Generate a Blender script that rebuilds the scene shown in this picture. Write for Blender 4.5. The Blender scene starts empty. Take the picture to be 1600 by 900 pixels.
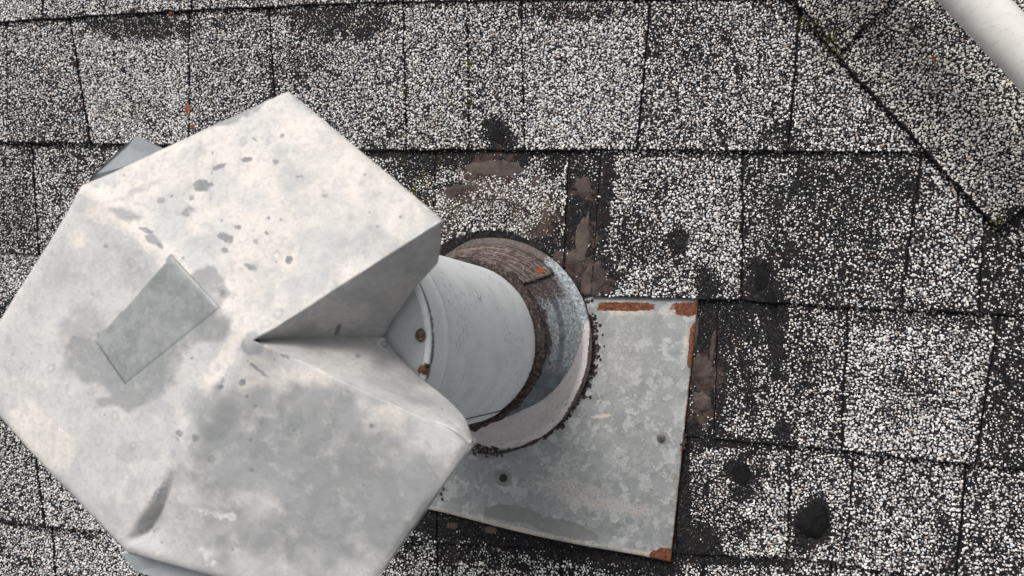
import bpy, math, random
import numpy as np
from mathutils import Vector, Matrix
random.seed(7); RNG = np.random.default_rng(11)
C = bpy.context.scene.collection
S = bpy.context.scene
# ------------------------------------------------------------------ camera
FPX = 1209.0
U = 0.584e-3                                   # metres on the roof per photo pixel straight below the camera
Zc = -Vector((307, -85, -1209)).normalized()   # roof normal seen from the camera
Xc = Vector((4700, -213, 1209)); Xc = (Xc - Zc*Xc.dot(Zc)).normalized()
Yc = Zc.cross(Xc)
M = Matrix((Xc, Yc, Zc))                       # camera space -> world
H = U*FPX/ (1209/Vector((307, -85, -1209)).length)
cam_d = bpy.data.cameras.new('camera'); cam = bpy.data.objects.new('camera', cam_d); C.objects.link(cam)
cam.matrix_world = Matrix.Translation((0, 0, H)) @ M.to_4x4()
cam_d.sensor_width = 36; cam_d.lens = 36*FPX/1600; cam_d.clip_start = 0.01; cam_d.clip_end = 100
cam_d.dof.use_dof = True; cam_d.dof.focus_distance = H*0.985; cam_d.dof.aperture_fstop = 11.0
S.camera = cam
# ------------------------------------------------------------------ light
EL, AZ = math.radians(50), math.radians(112)   # light comes from the top (and a little left) of the picture
w = bpy.data.worlds.new('World'); S.world = w; w.use_nodes = True
nt = w.node_tree; bg = nt.nodes['Background']
sky = nt.nodes.new('ShaderNodeTexSky'); sky.sky_type = 'NISHITA'; sky.sun_disc = False
sky.sun_elevation = EL; sky.sun_rotation = math.pi/2 - AZ
sky.air_density = 1.0; sky.dust_density = 5.0; sky.ozone_density = 1.0
hs = nt.nodes.new('ShaderNodeHueSaturation'); hs.inputs['Saturation'].default_value = 0.15
nt.links.new(sky.outputs[0], hs.inputs['Color']); nt.links.new(hs.outputs[0], bg.inputs[0]); bg.inputs[1].default_value = 0.12
sd = bpy.data.lights.new('sun', 'SUN'); sun = bpy.data.objects.new('sun', sd); C.objects.link(sun)
sd.energy = 1.5; sd.angle = math.radians(22); sd.color = (1, 0.965, 0.92)
sv = Vector((math.cos(EL)*math.cos(AZ), math.cos(EL)*math.sin(AZ), math.sin(EL)))
sun.rotation_euler = sv.to_track_quat('Z', 'Y').to_euler()
S.view_settings.view_transform = 'Standard'; S.view_settings.look = 'None'; S.view_settings.gamma = 1
S.view_settings.exposure = 0.35
# ------------------------------------------------------------------ photo pixel <-> place
Mn = np.array(M)
def P(px, py, z=0.0):
    d = M @ Vector(((px-800)/FPX, (450-py)/FPX, -1))
    t = (H-z)/(-d.z)
    return Vector((d.x*t, d.y*t, z))
def PM(px, py, m): return P(px, py, H*(1-1/m))       # m = how much nearer than the roof
def PV(px, py, z):
    d = np.stack([(px-800)/FPX, (450-py)/FPX, -np.ones_like(px)], -1) @ Mn.T
    t = (H-z)/(-d[..., 2])
    return np.stack([d[..., 0]*t, d[..., 1]*t, z+0*t], -1)
def proj(p):
    q = (p - np.array([0, 0, H])) @ Mn
    return 800+FPX*q[..., 0]/-q[..., 2], 450-FPX*q[..., 1]/-q[..., 2]
# ------------------------------------------------------------------ noise
_T = RNG.random((256, 256))
def vn(x, y, s, o=0.0):
    x = x/s+o*13.7+500; y = y/s+o*7.3+500
    xi = np.floor(x).astype(int); yi = np.floor(y).astype(int); fx = x-xi; fy = y-yi
    fx = fx*fx*(3-2*fx); fy = fy*fy*(3-2*fy)
    g = lambda a, b: _T[a % 256, b % 256]
    return (g(xi, yi)*(1-fx)+g(xi+1, yi)*fx)*(1-fy)+(g(xi, yi+1)*(1-fx)+g(xi+1, yi+1)*fx)*fy
def fbm(x, y, s, o=0.0, n=4):
    a = 0; t = 0; k = 1.0
    for i in range(n): a = a+k*vn(x, y, s/2**i, o+i*3.1); t += k; k *= .55
    return a/t
def sm(x, a, b):
    t = np.clip((x-a)/(b-a), 0, 1); return t*t*(3-2*t)
def ell(px, py, cx, cy, rx, ry, a=0, soft=.35, wob=.35, o=0.0):
    ca, sa = math.cos(math.radians(a)), math.sin(math.radians(a))
    dx = px-cx; dy = py-cy
    e = np.sqrt(((dx*ca+dy*sa)/rx)**2+((-dx*sa+dy*ca)/ry)**2)
    s = max(6.0, min(rx, ry)*.9)
    e = e+wob*(fbm(px, py, s, o+cx*.013)-.5)*2
    return 1-sm(e, 1-soft, 1+soft)
# ------------------------------------------------------------------ node materials
class NT:
    def __init__(s, name, rough=.7, metal=0.0, spec=.4):
        s.m = bpy.data.materials.new(name); s.m.use_nodes = True; s.t = s.m.node_tree
        s.b = s.t.nodes['Principled BSDF']; s.b.inputs['Roughness'].default_value = rough
        s.b.inputs['Metallic'].default_value = metal; s.b.inputs['Specular IOR Level'].default_value = spec
        s.geo = s.n('ShaderNodeNewGeometry'); s.pos = s.geo.outputs['Position']
    def n(s, k): return s.t.nodes.new(k)
    def l(s, a, b): s.t.links.new(a, b)
    def put(s, sock, v):
        if hasattr(v, 'links'): s.l(v, sock)
        else: sock.default_value = v
    def scale(s, v, sc):
        n = s.n('ShaderNodeVectorMath'); n.operation = 'MULTIPLY'; s.put(n.inputs[0], v); n.inputs[1].default_value = sc; return n.outputs[0]
    def noise(s, sc, det=4, vec=None, rough=.55, dist=0.0):
        n = s.n('ShaderNodeTexNoise'); n.inputs['Scale'].default_value = sc; n.inputs['Detail'].default_value = det
        n.inputs['Roughness'].default_value = rough; n.inputs['Distortion'].default_value = dist
        s.l(vec or s.pos, n.inputs['Vector']); return n.outputs[0]
    def vor(s, sc, out='Color', feat='F1', vec=None, rand=1.0):
        n = s.n('ShaderNodeTexVoronoi'); n.feature = feat; n.inputs['Scale'].default_value = sc; n.inputs['Randomness'].default_value = rand
        s.l(vec or s.pos, n.inputs['Vector']); return n.outputs[out]
    def warp(s, amt, sc):
        n = s.n('ShaderNodeTexNoise'); n.inputs['Scale'].default_value = sc; n.inputs['Detail'].default_value = 3; s.l(s.pos, n.inputs['Vector'])
        a = s.n('ShaderNodeVectorMath'); a.operation = 'SUBTRACT'; s.l(n.outputs['Color'], a.inputs[0]); a.inputs[1].default_value = (.5, .5, .5)
        b = s.n('ShaderNodeVectorMath'); b.operation = 'MULTIPLY_ADD'; s.l(a.outputs[0], b.inputs[0]); b.inputs[1].default_value = (amt,)*3; s.l(s.pos, b.inputs[2]); return b.outputs[0]
    def ramp(s, f, stops, interp='LINEAR'):
        n = s.n('ShaderNodeValToRGB'); s.put(n.inputs[0], f); e = n.color_ramp.elements; n.color_ramp.interpolation = interp
        while len(e) < len(stops): e.new(.5)
        for k, (p, c) in enumerate(stops):
            e[k].position = p; e[k].color = (c, c, c, 1) if isinstance(c, (int, float)) else (*c, 1)
        return n.outputs[0]
    def mix(s, f, a, b, mode='MIX'):
        n = s.n('ShaderNodeMix'); n.data_type = 'RGBA'; n.blend_type = mode
        s.put(n.inputs[0], f)
        for i, v in ((6, a), (7, b)): s.put(n.inputs[i], v if hasattr(v, 'links') else (*v, 1))
        return n.outputs[2]
    def math(s, op, a, b=0.0, clamp=False):
        n = s.n('ShaderNodeMath'); n.operation = op; n.use_clamp = clamp; s.put(n.inputs[0], a); s.put(n.inputs[1], b); return n.outputs[0]
    def attr(s, name):
        n = s.n('ShaderNodeAttribute'); n.attribute_name = name; return n.outputs['Fac']
    def uv(s):
        n = s.n('ShaderNodeTexCoord'); return n.outputs['UV']
    def bump(s, h, st, dist, prev=None):
        n = s.n('ShaderNodeBump'); n.inputs['Strength'].default_value = st; n.inputs['Distance'].default_value = dist
        s.put(n.inputs['Height'], h)
        if prev: s.l(prev, n.inputs['Normal'])
        return n.outputs[0]
    def done(s, col, rough=None, normal=None, metal=None):
        s.put(s.b.inputs['Base Color'], col if hasattr(col, 'links') else (*col, 1))
        if rough is not None: s.put(s.b.inputs['Roughness'], rough)
        if metal is not None: s.put(s.b.inputs['Metallic'], metal)
        if normal is not None: s.l(normal, s.b.inputs['Normal'])
        return s.m
    def breakup(s, mask, nz, k=.5):      # ragged mask: an attribute plus noise
        a = s.math('MULTIPLY_ADD', s.math('SUBTRACT', nz, .5), k); 
        n = a.node; n.inputs[2].default_value = 0; s.l(mask, n.inputs[2])
        return a

def m_asphalt():
    t = NT('asphalt', .9, 0, .05)
    c = t.ramp(t.vor(1100), [(0, (.006, .006, .0065)), (.45, (.0105, .0105, .011)), (.8, (.026, .025, .028)), (.92, (.08, .078, .08)), (1, (.22, .215, .21))])
    c = t.mix(t.ramp(t.noise(60, 4), [(.5, 0.), (.72, .5)]), c, (.030, .021, .018))
    wz = t.math('MULTIPLY', t.math('SUBTRACT', t.noise(130, 5), .5), .055)
    for x, y, rr in ((765, 285, 60), (835, 330, 52), (700, 325, 46), (912, 300, 18), (914, 372, 22), (900, 412, 28), (928, 445, 30), (1098, 585, 34), (1092, 640, 24)):
        d = t.n('ShaderNodeVectorMath'); d.operation = 'DISTANCE'; t.l(t.pos, d.inputs[0]); d.inputs[1].default_value = P(x, y, .005)
        f = t.math('ADD', d.outputs['Value'], wz)
        c = t.mix(t.ramp(t.math('DIVIDE', f, rr*U), [(.75, .9), (1., 0.)]), c, t.ramp(t.noise(200, 4), [(.35, (.030, .021, .019)), (.65, (.080, .058, .050))]))
    h = t.noise(1300, 3)
    return t.done(c, None, t.bump(h, .6, .0006))
def m_granule(warm):
    t = NT('granule_warm' if warm else 'granule', .85, 0, .25)
    r = t.geo.outputs['Random Per Island']
    c = t.ramp(r, [(0, (.045, .043, .046)), (.08, (.15, .148, .15)), (.18, (.32, .315, .31)), (.4, (.50, .495, .48)), (.62, (.63, .62, .60)),
                   (.85, (.74, .73, .70)), (.955, (.80, .785, .74)), (.965, (.40, .30, .22)), (1, (.34, .27, .22))])
    alg = t.math('MULTIPLY', t.ramp(t.noise(16, 3), [(.55, 0.), (.72, 1.)]), t.ramp(t.noise(420, 2), [(.5, 0.), (.62, 1.)]))
    c = t.mix(t.math('MULTIPLY', alg, .55), c, (.17, .17, .06))
    if warm: c = t.mix(.8, c, (1, .975, .92), 'MULTIPLY')
    return t.done(c, None, t.bump(t.noise(2500, 2), .25, .0003))
def m_tar(brown):
    t = NT('brown_tar' if brown else 'black_tar', .6, 0, .3 if brown else .10)
    n = t.noise(70, 5)
    if brown:
        c = t.ramp(n, [(.3, (.030, .020, .018)), (.5, (.058, .041, .037)), (.7, (.090, .066, .058))])
        c = t.mix(t.ramp(t.noise(900, 3), [(.6, 0.), (.68, .6)]), c, (.02, .015, .013))
    else: c = t.ramp(n, [(.3, (.004, .004, .005)), (.7, (.011, .010, .011))])
    return t.done(c, t.ramp(t.noise(200, 3), [(.3, .5), (.7, .9)]), t.bump(t.noise(260, 6, rough=.7), .8, .0016))
def m_galv_plate():
    t = NT('galvanised_plate', .55, .25, .4)
    wv = t.warp(.014, 190)
    c = t.ramp(t.vor(135, vec=wv), [(0, (.20, .215, .215)), (.4, (.28, .295, .29)), (.64, (.32, .335, .33)), (.72, (.48, .495, .485)), (1, (.56, .57, .56))])
    c2 = t.ramp(t.vor(210, vec=wv), [(0, (.21, .22, .215)), (.55, (.32, .33, .325)), (.68, (.36, .37, .365)), (.80, (.48, .49, .48))])
    c = t.mix(.42, c, c2); c = t.mix(1., c, (.80, .80, .80), 'MULTIPLY')
    c = t.mix(t.ramp(t.noise(500, 6, rough=.75), [(.35, .5), (.6, 0.)]), c, (.20, .20, .20)); c = t.mix(t.ramp(t.noise(28, 6), [(.5, 0.), (.75, .2)]), c, (.36, .365, .355))
    fine = t.noise(420, 6, rough=.7)
    ck = t.breakup(t.attr('chalk'), fine, 1.5)
    c = t.mix(t.ramp(ck, [(.45, 0.), (.75, .75)]), c, (.40, .36, .34))
    st = t.breakup(t.attr('stain'), t.noise(160, 5), .8)
    c = t.mix(t.ramp(st, [(.42, 0.), (.55, .78)]), c, (.155, .155, .148))
    c = t.mix(t.ramp(t.noise(620, 2), [(.66, 0.), (.70, .6)]), c, (.10, .085, .075))
    cr = t.breakup(t.attr('cream'), fine, .8)
    c = t.mix(t.ramp(cr, [(.4, 0.), (.65, .85)]), c, (.50, .43, .34))
    ru = t.breakup(t.attr('rust'), t.noise(300, 6, rough=.7), 1.1)
    rc = t.ramp(t.noise(340, 5, rough=.7), [(.3, (.045, .018, .011)), (.5, (.13, .045, .021)), (.66, (.21, .085, .04)), (.76, (.33, .23, .16))])
    rf = t.ramp(ru, [(.40, 0.), (.52, 1.)])
    c = t.mix(rf, c, rc)
    rough = t.mix(rf, (.5, .5, .5), (.95, .95, .95))
    nb = t.bump(t.noise(50, 3), .12, .003); nb = t.bump(fine, .25, .0005, nb)
    return t.done(c, rough, nb, .12)
def m_hood():
    t = NT('weathered_hood_metal', .62, 0, .35)
    fine = t.noise(260, 6, rough=.68); mid = t.noise(45, 5)
    c = t.ramp(t.noise(22, 5), [(.3, (.43, .425, .42)), (.5, (.50, .488, .475)), (.7, (.555, .53, .505))])
    c = t.mix(t.ramp(t.vor(95, vec=t.warp(.012, 90)), [(0, .16), (.6, 0.), (1, 0.)]), c, (.33, .345, .35))
    c = t.mix(t.ramp(t.breakup(t.attr('cream'), mid, .9), [(.42, 0.), (.58, .7)]), c, (.66, .605, .548))
    gz = t.ramp(t.breakup(t.attr('grey'), t.noise(40, 9, rough=.62), .8), [(.30, 0.), (.58, .92)])
    gc = t.mix(t.ramp(t.vor(150, vec=t.warp(.01, 120)), [(.2, 0.), (.9, .5)]), (.218, .225, .23), (.335, .333, .328))
    c = t.mix(gz, c, gc)
    sp = t.ramp(t.breakup(t.attr('spot'), t.noise(500, 4), .7), [(.34, 0.), (.50, .70), (.80, .86)])
    c = t.mix(sp, c, (.125, .14, .15))
    c = t.mix(t.ramp(t.vor(210, 'Distance'), [(.02, .35), (.13, 0.)]), c, (.22, .22, .225))
    c = t.mix(t.ramp(fine, [(.34, .42), (.52, 0.)]), c, (.3, .29, .29)); c = t.mix(t.ramp(t.noise(90, 8, rough=.75), [(.52, 0.), (.72, .5)]), c, (.66, .625, .585)); c = t.mix(t.ramp(t.noise(30, 8, rough=.7), [(.3, .55), (.5, 0.)]), c, (.34, .345, .35))
    c = t.mix(t.ramp(t.breakup(t.attr('white'), t.noise(330, 5), .9), [(.45, 0.), (.7, .7)]), c, (.72, .72, .69))
    rv = t.vor(75, 'Distance', vec=t.warp(.006, 160)); gate = t.ramp(t.noise(17, 3), [(.52, 0.), (.60, 1.)])
    c = t.mix(t.math('MULTIPLY', gate, t.ramp(rv, [(.10, 0.), (.15, .5), (.20, .5), (.27, 0.)])), c, (.27, .28, .285))
    c = t.mix(t.ramp(t.vor(420, 'Distance'), [(.05, .7), (.17, 0.)]), c, (.24, .245, .25))
    sc = t.noise(2.5, 6, t.scale(t.pos, (30, 330, 30)), .7); c = t.mix(t.ramp(sc, [(.58, 0.), (.72, .35)]), c, (.36, .365, .37))
    c = t.mix(t.ramp(t.noise(140, 9, rough=.8), [(.36, .5), (.47, 0.)]), c, (.33, .335, .34))
    nb = t.bump(mid, .18, .004); nb = t.bump(fine, .15, .0006, nb)
    return t.done(c, None, nb)
def m_patch():
    t = NT('bare_galvanised_patch', .5, .15, .4)
    c = t.ramp(t.vor(110, vec=t.warp(.012, 110)), [(0, (.19, .20, .202)), (.5, (.235, .245, .245)), (1, (.31, .32, .315))])
    c = t.mix(t.ramp(t.noise(60, 5), [(.35, 0.), (.7, .5)]), c, (.20, .21, .212))
    c = t.mix(t.ramp(t.noise(300, 7, rough=.7), [(.5, 0.), (.7, .4)]), c, (.40, .40, .39))
    c = t.mix(t.ramp(t.noise(90, 8, rough=.75), [(.45, 0.), (.62, .6)]), c, (.34, .345, .342))
    return t.done(c, None, t.bump(t.noise(120, 4), .2, .001))
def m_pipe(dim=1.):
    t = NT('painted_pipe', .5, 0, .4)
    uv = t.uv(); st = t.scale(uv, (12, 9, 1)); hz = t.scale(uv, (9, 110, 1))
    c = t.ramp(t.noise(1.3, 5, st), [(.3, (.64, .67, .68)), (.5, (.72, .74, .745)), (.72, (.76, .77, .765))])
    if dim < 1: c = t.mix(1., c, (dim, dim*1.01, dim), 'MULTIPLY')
    c = t.mix(t.ramp(t.noise(1.0, 4, hz, .7), [(.60, 0.), (.72, .35)]), c, (.30, .33, .35))
    bl = t.math('MULTIPLY', t.ramp(t.noise(30, 3), [(.5, 0.), (.62, 1.)]), t.ramp(t.noise(1.6, 6, t.scale(uv, (60, 90, 1)), .75), [(.50, 0.), (.62, .7)]))
    c = t.mix(bl, c, (.23, .26, .31))
    c = t.mix(t.ramp(t.noise(900, 2), [(.69, 0.), (.72, .7)]), c, (.08, .07, .06))
    e = t.ramp(t.breakup(t.attr('dirt_shade'), t.noise(1.8, 6, t.scale(uv, (160, 8, 1)), .7), 1.3), [(.5, 0.), (.72, .9)])
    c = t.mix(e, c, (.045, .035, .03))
    rf = t.ramp(t.breakup(t.attr('rust'), t.noise(400, 4), .7), [(.42, 0.), (.6, .95)])
    c = t.mix(rf, c, t.ramp(t.noise(500, 4), [(.35, (.10, .04, .02)), (.65, (.30, .14, .06))]))
    return t.done(c, t.ramp(t.noise(90, 4), [(.3, .42), (.7, .62)]), t.bump(t.noise(25, 4), .10, .002))
def m_cone():
    t = NT('worn_flashing_cone', .55, 0, .4)
    uv = t.uv(); ar = t.scale(uv, (26, 5, 1)); fi = t.noise(2.2, 7, t.scale(uv, (55, 30, 1)), .75)
    blue = t.ramp(t.noise(340, 6, rough=.75), [(.38, (.11, .128, .138)), (.5, (.23, .258, .27)), (.62, (.42, .45, .455))])
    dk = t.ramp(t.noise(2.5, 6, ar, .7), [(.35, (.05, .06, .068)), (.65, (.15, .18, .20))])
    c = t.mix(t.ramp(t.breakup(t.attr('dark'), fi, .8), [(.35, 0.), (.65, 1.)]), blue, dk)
    wh = t.ramp(t.breakup(t.attr('white'), t.noise(2.6, 7, t.scale(uv, (130, 22, 1)), .72), .9), [(.46, 0.), (.56, 1.)])
    c = t.mix(wh, c, t.ramp(t.noise(40, 5), [(.35, (.47, .43, .42)), (.65, (.55, .51, .495))]))
    br = t.ramp(t.breakup(t.attr('brown'), t.noise(420, 6, rough=.7), 1.2), [(.45, 0.), (.58, 1.)])
    c = t.mix(br, c, t.ramp(t.noise(300, 5), [(.35, (.022, .014, .012)), (.65, (.085, .055, .045))]))
    c = t.mix(t.ramp(t.noise(1.6, 8, t.scale(uv, (60, 150, 1)), .8), [(.53, 0.), (.62, .75)]), c, (.07, .07, .075))
    c = t.mix(t.ramp(t.noise(800, 2), [(.67, 0.), (.70, .5)]), c, (.06, .05, .05))
    return t.done(c, None, t.bump(fi, .35, .0008))
def m_band():
    t = NT('peeling_brown_band', .6, 0, .35)
    uv = t.uv()
    streak = t.noise(3.0, 7, t.scale(uv, (9, 55, 1)), .7, .6)
    tau = t.ramp(t.noise(1.5, 6, t.scale(uv, (10, 120, 1)), .7), [(.3, (.11, .09, .08)), (.6, (.21, .185, .17)), (.75, (.33, .30, .28))])
    brn = t.ramp(t.noise(300, 5), [(.35, (.030, .014, .011)), (.65, (.075, .042, .034))])
    c = t.mix(t.ramp(streak, [(.51, 0.), (.545, 1.)]), brn, tau)
    ck = t.ramp(t.vor(1.0, 'Distance', 'DISTANCE_TO_EDGE', t.scale(uv, (95, 26, 1))), [(0, .55), (.035, 0.)])
    c = t.mix(ck, c, (.40, .36, .33))
    c = t.mix(t.ramp(t.breakup(t.attr('rust'), t.noise(600, 4), .8), [(.5, 0.), (.6, 1.)]), c, (.26, .07, .02))
    return t.done(c, None, t.bump(streak, .6, .0012))
def m_caulk():
    t = NT('old_caulk', .8, 0, .3)
    c = t.ramp(t.noise(330, 7, rough=.75), [(.35, (.012, .009, .009)), (.52, (.05, .034, .03)), (.62, (.14, .115, .10)), (.72, (.33, .32, .30))])
    return t.done(c, None, t.bump(t.noise(500, 6, rough=.7), 1, .002))
def m_conduit():
    t = NT('white_painted_pipe', .42, 0, .45)
    c = t.ramp(t.noise(35, 5), [(.3, (.56, .535, .50)), (.7, (.66, .64, .61))])
    c = t.mix(t.ramp(t.noise(300, 5), [(.58, 0.), (.72, .6)]), c, (.44, .37, .33)); c = t.mix(t.ramp(t.noise(22, 7, rough=.7), [(.45, 0.), (.68, .45)]), c, (.40, .38, .36))
    return t.done(c, None, t.bump(t.noise(150, 3), .08, .001))
def m_plain(name, col, rough=.7, metal=0., var=.4, sc=400):
    t = NT(name, rough, metal, .4)
    a = tuple(x*(1-var) for x in col); b = tuple(min(1, x*(1+var)) for x in col)
    return t.done(t.ramp(t.noise(sc, 5, rough=.7), [(.35, a), (.65, b)]), None, t.bump(t.noise(sc, 4), .4, .0006))
ASPH = m_asphalt(); GR = m_granule(False); GRW = m_granule(True); TAR = m_tar(False); BTAR = m_tar(True)
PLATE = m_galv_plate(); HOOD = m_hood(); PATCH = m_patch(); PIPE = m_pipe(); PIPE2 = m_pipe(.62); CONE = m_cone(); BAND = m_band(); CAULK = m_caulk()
COND = m_conduit(); RUST = m_plain('rust', (.16, .06, .028)); STEEL = m_plain('screw_steel', (.11, .10, .095), .5, .3)
NEO = m_plain('black_washer', (.02, .02, .022)); LEAF = m_plain('dead_leaf', (.22, .075, .035)); MOSS = m_plain('moss', (.13, .15, .035), .9, 0, .6)
FELT = m_plain('roofing_felt', (.014, .013, .014), .8); GREYM = m_plain('grey_sheet_metal', (.27, .285, .30), .5, .1, .12, 60)
# ------------------------------------------------------------------ mesh helpers
def mesh_np(name, v, faces, mat, parent=None, smooth=False, attrs=None, uv=None):
    me = bpy.data.meshes.new(name); v = np.asarray(v, float).reshape(-1, 3)
    if isinstance(faces, np.ndarray):
        k = faces.shape[1]; nf = len(faces)
        me.vertices.add(len(v)); me.vertices.foreach_set('co', v.ravel())
        me.loops.add(nf*k); me.loops.foreach_set('vertex_index', faces.ravel().astype(np.int32))
        me.polygons.add(nf); me.polygons.foreach_set('loop_start', np.arange(0, nf*k, k, dtype=np.int32))
        me.update(calc_edges=True)
    else: me.from_pydata([tuple(p) for p in v], [], [tuple(int(i) for i in f) for f in faces]); me.update()
    if smooth: me.polygons.foreach_set('use_smooth', [True]*len(me.polygons))
    for k, a in (attrs or {}).items():
        at = me.attributes.new(k, 'FLOAT', 'POINT'); at.data.foreach_set('value', np.asarray(a, float).ravel())
    if uv is not None:
        l = me.uv_layers.new(name='UVMap'); idx = np.empty(len(me.loops), dtype=np.int32); me.loops.foreach_get('vertex_index', idx)
        l.data.foreach_set('uv', np.asarray(uv, float).reshape(-1, 2)[idx].ravel())
    me.materials.append(mat)
    o = bpy.data.objects.new(name, me); C.objects.link(o)
    if parent: o.parent = parent; o.matrix_parent_inverse = parent.matrix_world.inverted()
    return o
def thing(name, label, cat, loc):
    o = bpy.data.objects.new(name, None); C.objects.link(o); o.location = loc; o.empty_display_size = .02
    o['label'] = label; o['category'] = cat; bpy.context.view_layer.update(); return o
def gridfaces(nu, nv, wrap=False):
    i, j = np.meshgrid(np.arange(nu-(0 if wrap else 1)), np.arange(nv-1), indexing='ij'); i2 = (i+1) % nu
    return np.stack([i*nv+j, i2*nv+j, i2*nv+j+1, i*nv+j+1], -1).reshape(-1, 4)
def solid(o, t, off=-1):
    m = o.modifiers.new('thickness', 'SOLIDIFY'); m.thickness = t; m.offset = off; return o
def tube(name, pts, r, mat, parent=None, n=10, closed=False, wob=0.0):
    pts = [Vector(p) for p in pts]; V = []; k = len(pts)
    for i, p in enumerate(pts):
        t = (pts[(i+1) % k]-pts[i-1]) if closed else (pts[min(i+1, k-1)]-pts[max(i-1, 0)])
        t.normalize(); a = t.cross(Vector((0, 0, 1)))
        if a.length < .1: a = t.cross(Vector((0, 1, 0)))
        a.normalize(); b = t.cross(a)
        for j in range(n):
            q = 2*math.pi*j/n; rr = (r if isinstance(r, (int, float)) else r[i])*(1+wob*random.uniform(-1, 1))
            V.append(p+(a*math.cos(q)+b*math.sin(q))*rr)
    F = []
    for i in range(k if closed else k-1):
        for j in range(n): F.append((i*n+j, ((i+1) % k)*n+j, ((i+1) % k)*n+(j+1) % n, i*n+(j+1) % n))
    if not closed: F += [tuple(range(n)), tuple(reversed(range((k-1)*n, k*n)))]
    return mesh_np(name, V, F, mat, parent, True)
# ------------------------------------------------------------------ roof
roof = mesh_np('roof', [(-1.3, -.9, -.02), (.9, -.9, -.02), (.9, .9, -.02), (-1.3, .9, -.02), (-1.3, -.9, 0), (.9, -.9, 0), (.9, .9, 0), (-1.3, .9, 0)],
               [(4, 5, 6, 7), (0, 3, 2, 1), (0, 1, 5, 4), (1, 2, 6, 5), (2, 3, 7, 6), (3, 0, 4, 7)], FELT)
roof['kind'] = 'structure'
def seg(px, py, x0, y0, x1, y1, wd, soft=.4, wob=.5):
    dx, dy = x1-x0, y1-y0; L = dx*dx+dy*dy; t = np.clip(((px-x0)*dx+(py-y0)*dy)/L, 0, 1)
    d = np.hypot(px-x0-t*dx, py-y0-t*dy)/wd + wob*(fbm(px, py, 22, x0*.01)-.5)*2
    return 1-sm(d, 1-soft, 1+soft)
BLOBS = [(1128, 600, 9, 90, 4, .8), (1180, 470, 34, 12, 20, .9), (1240, 395, 20, 12, 0, .5), (1065, 750, 10, 90, 8, .7), (1130, 690, 60, 7, 3, .9), (1020, 300, 26, 10, 0, .35), (985, 350, 16, 30, 20, .45), (1150, 830, 30, 24, 0, .5), (1100, 800, 30, 60, 0, .4), (1215, 480, 14, 30, 0, 1.0), (1400, 650, 30, 20, 0, .3), (1250, 560, 30, 60, 0, .2), (470, 100, 50, 30, 0, .2), (1060, 60, 60, 30, 0, .2), (640, 860, 20, 20, 0, .3), (760, 870, 60, 14, 15, .6), (960, 890, 60, 10, 12, .6), (230, 40, 95, 20, 0, .7), (520, 35, 85, 26, 0, .6), (900, 20, 90, 14, 0, .5), (775, 216, 20, 24, -35, 1.3), (770, 255, 60, 22, 0, 1.1),
  (650, 262, 30, 26, 0, .6), (1058, 378, 16, 26, 0, 1.1), (1010, 390, 70, 26, 0, .4), (1190, 445, 26, 42, 10, 1.3), (1213, 520, 9, 66, -6, 1.2),
  (1100, 560, 24, 140, 4, 1.05), (1145, 500, 34, 34, 0, .9), (1150, 570, 26, 60, 0, .35), (1168, 600, 9, 60, -12, .8), (1160, 742, 28, 32, 0, 1.3), (1215, 742, 20, 14, 0, .3),
  (1222, 672, 13, 13, 0, 1.4), (1272, 820, 32, 34, 0, 1.2), (1082, 838, 56, 32, 0, 1.0), (1095, 765, 22, 30, 0, .5), (905, 330, 20, 88, 4, 1.15), (945, 320, 12, 84, 6, 1.2),
  (915, 440, 44, 34, 0, 1.2), (855, 375, 26, 40, -35, .8), (720, 300, 20, 16, 0, .5), (800, 330, 14, 20, 30, .4), (865, 260, 18, 16, 0, .7), (1210, 400, 26, 90, 0, .25),
  (1300, 300, 130, 40, 0, .28), (1340, 330, 40, 60, 0, .25), (1470, 490, 90, 16, 0, .45), (1420, 605, 46, 30, 0, .28), (1220, 215, 30, 20, 0, .5), (1300, 45, 40, 12, 0, .3),
  (1575, 345, 32, 16, -40, .8), (1420, 285, 34, 12, 45, .5), (1500, 40, 60, 40, 0, .35), (1380, 70, 25, 20, 0, .3), (30, 330, 26, 60, 0, .25), (240, 180, 40, 16, 0, .2),
  (120, 700, 30, 80, 0, .1), (1480, 850, 14, 40, 0, .4), (1590, 650, 60, 70, 0, .2), (640, 310, 20, 34, 0, .5), (700, 250, 40, 10, 0, .8), (20, 480, 30, 20, 0, .4)]
SEGS = [(1180, 415, 1214, 560, 12, 1.4), (1214, 560, 1212, 590, 5, 1.2), (560, 240, 900, 240, 7, 1.), (655, 806, 870, 852, 22, 1.3), (870, 852, 1050, 886, 13, 1.3), (1050, 872, 1235, 880, 7, 1.), (880, 870, 1060, 905, 7, .8), (700, 820, 700, 870, 12, .9),
  (1000, 242, 1430, 244, 4, .5), (1160, 476, 1560, 496, 4, .5), (1330, 500, 1550, 506, 9, .5), (1060, 690, 1240, 696, 8, .8), (1240, 700, 1600, 738, 4, .4), (0, 38, 430, 14, 4, .5), (0, 226, 560, 240, 4, .5),
  (1230, 5, 1560, 362, 5, .45), (1310, 88, 1410, 0, 5, .5), (1120, 480, 1118, 680, 5, .8), (1100, 480, 1160, 486, 16, 1.0), (0, 815, 150, 838, 5, .5), (855, 830, 1000, 905, 6, .4)]
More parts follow.
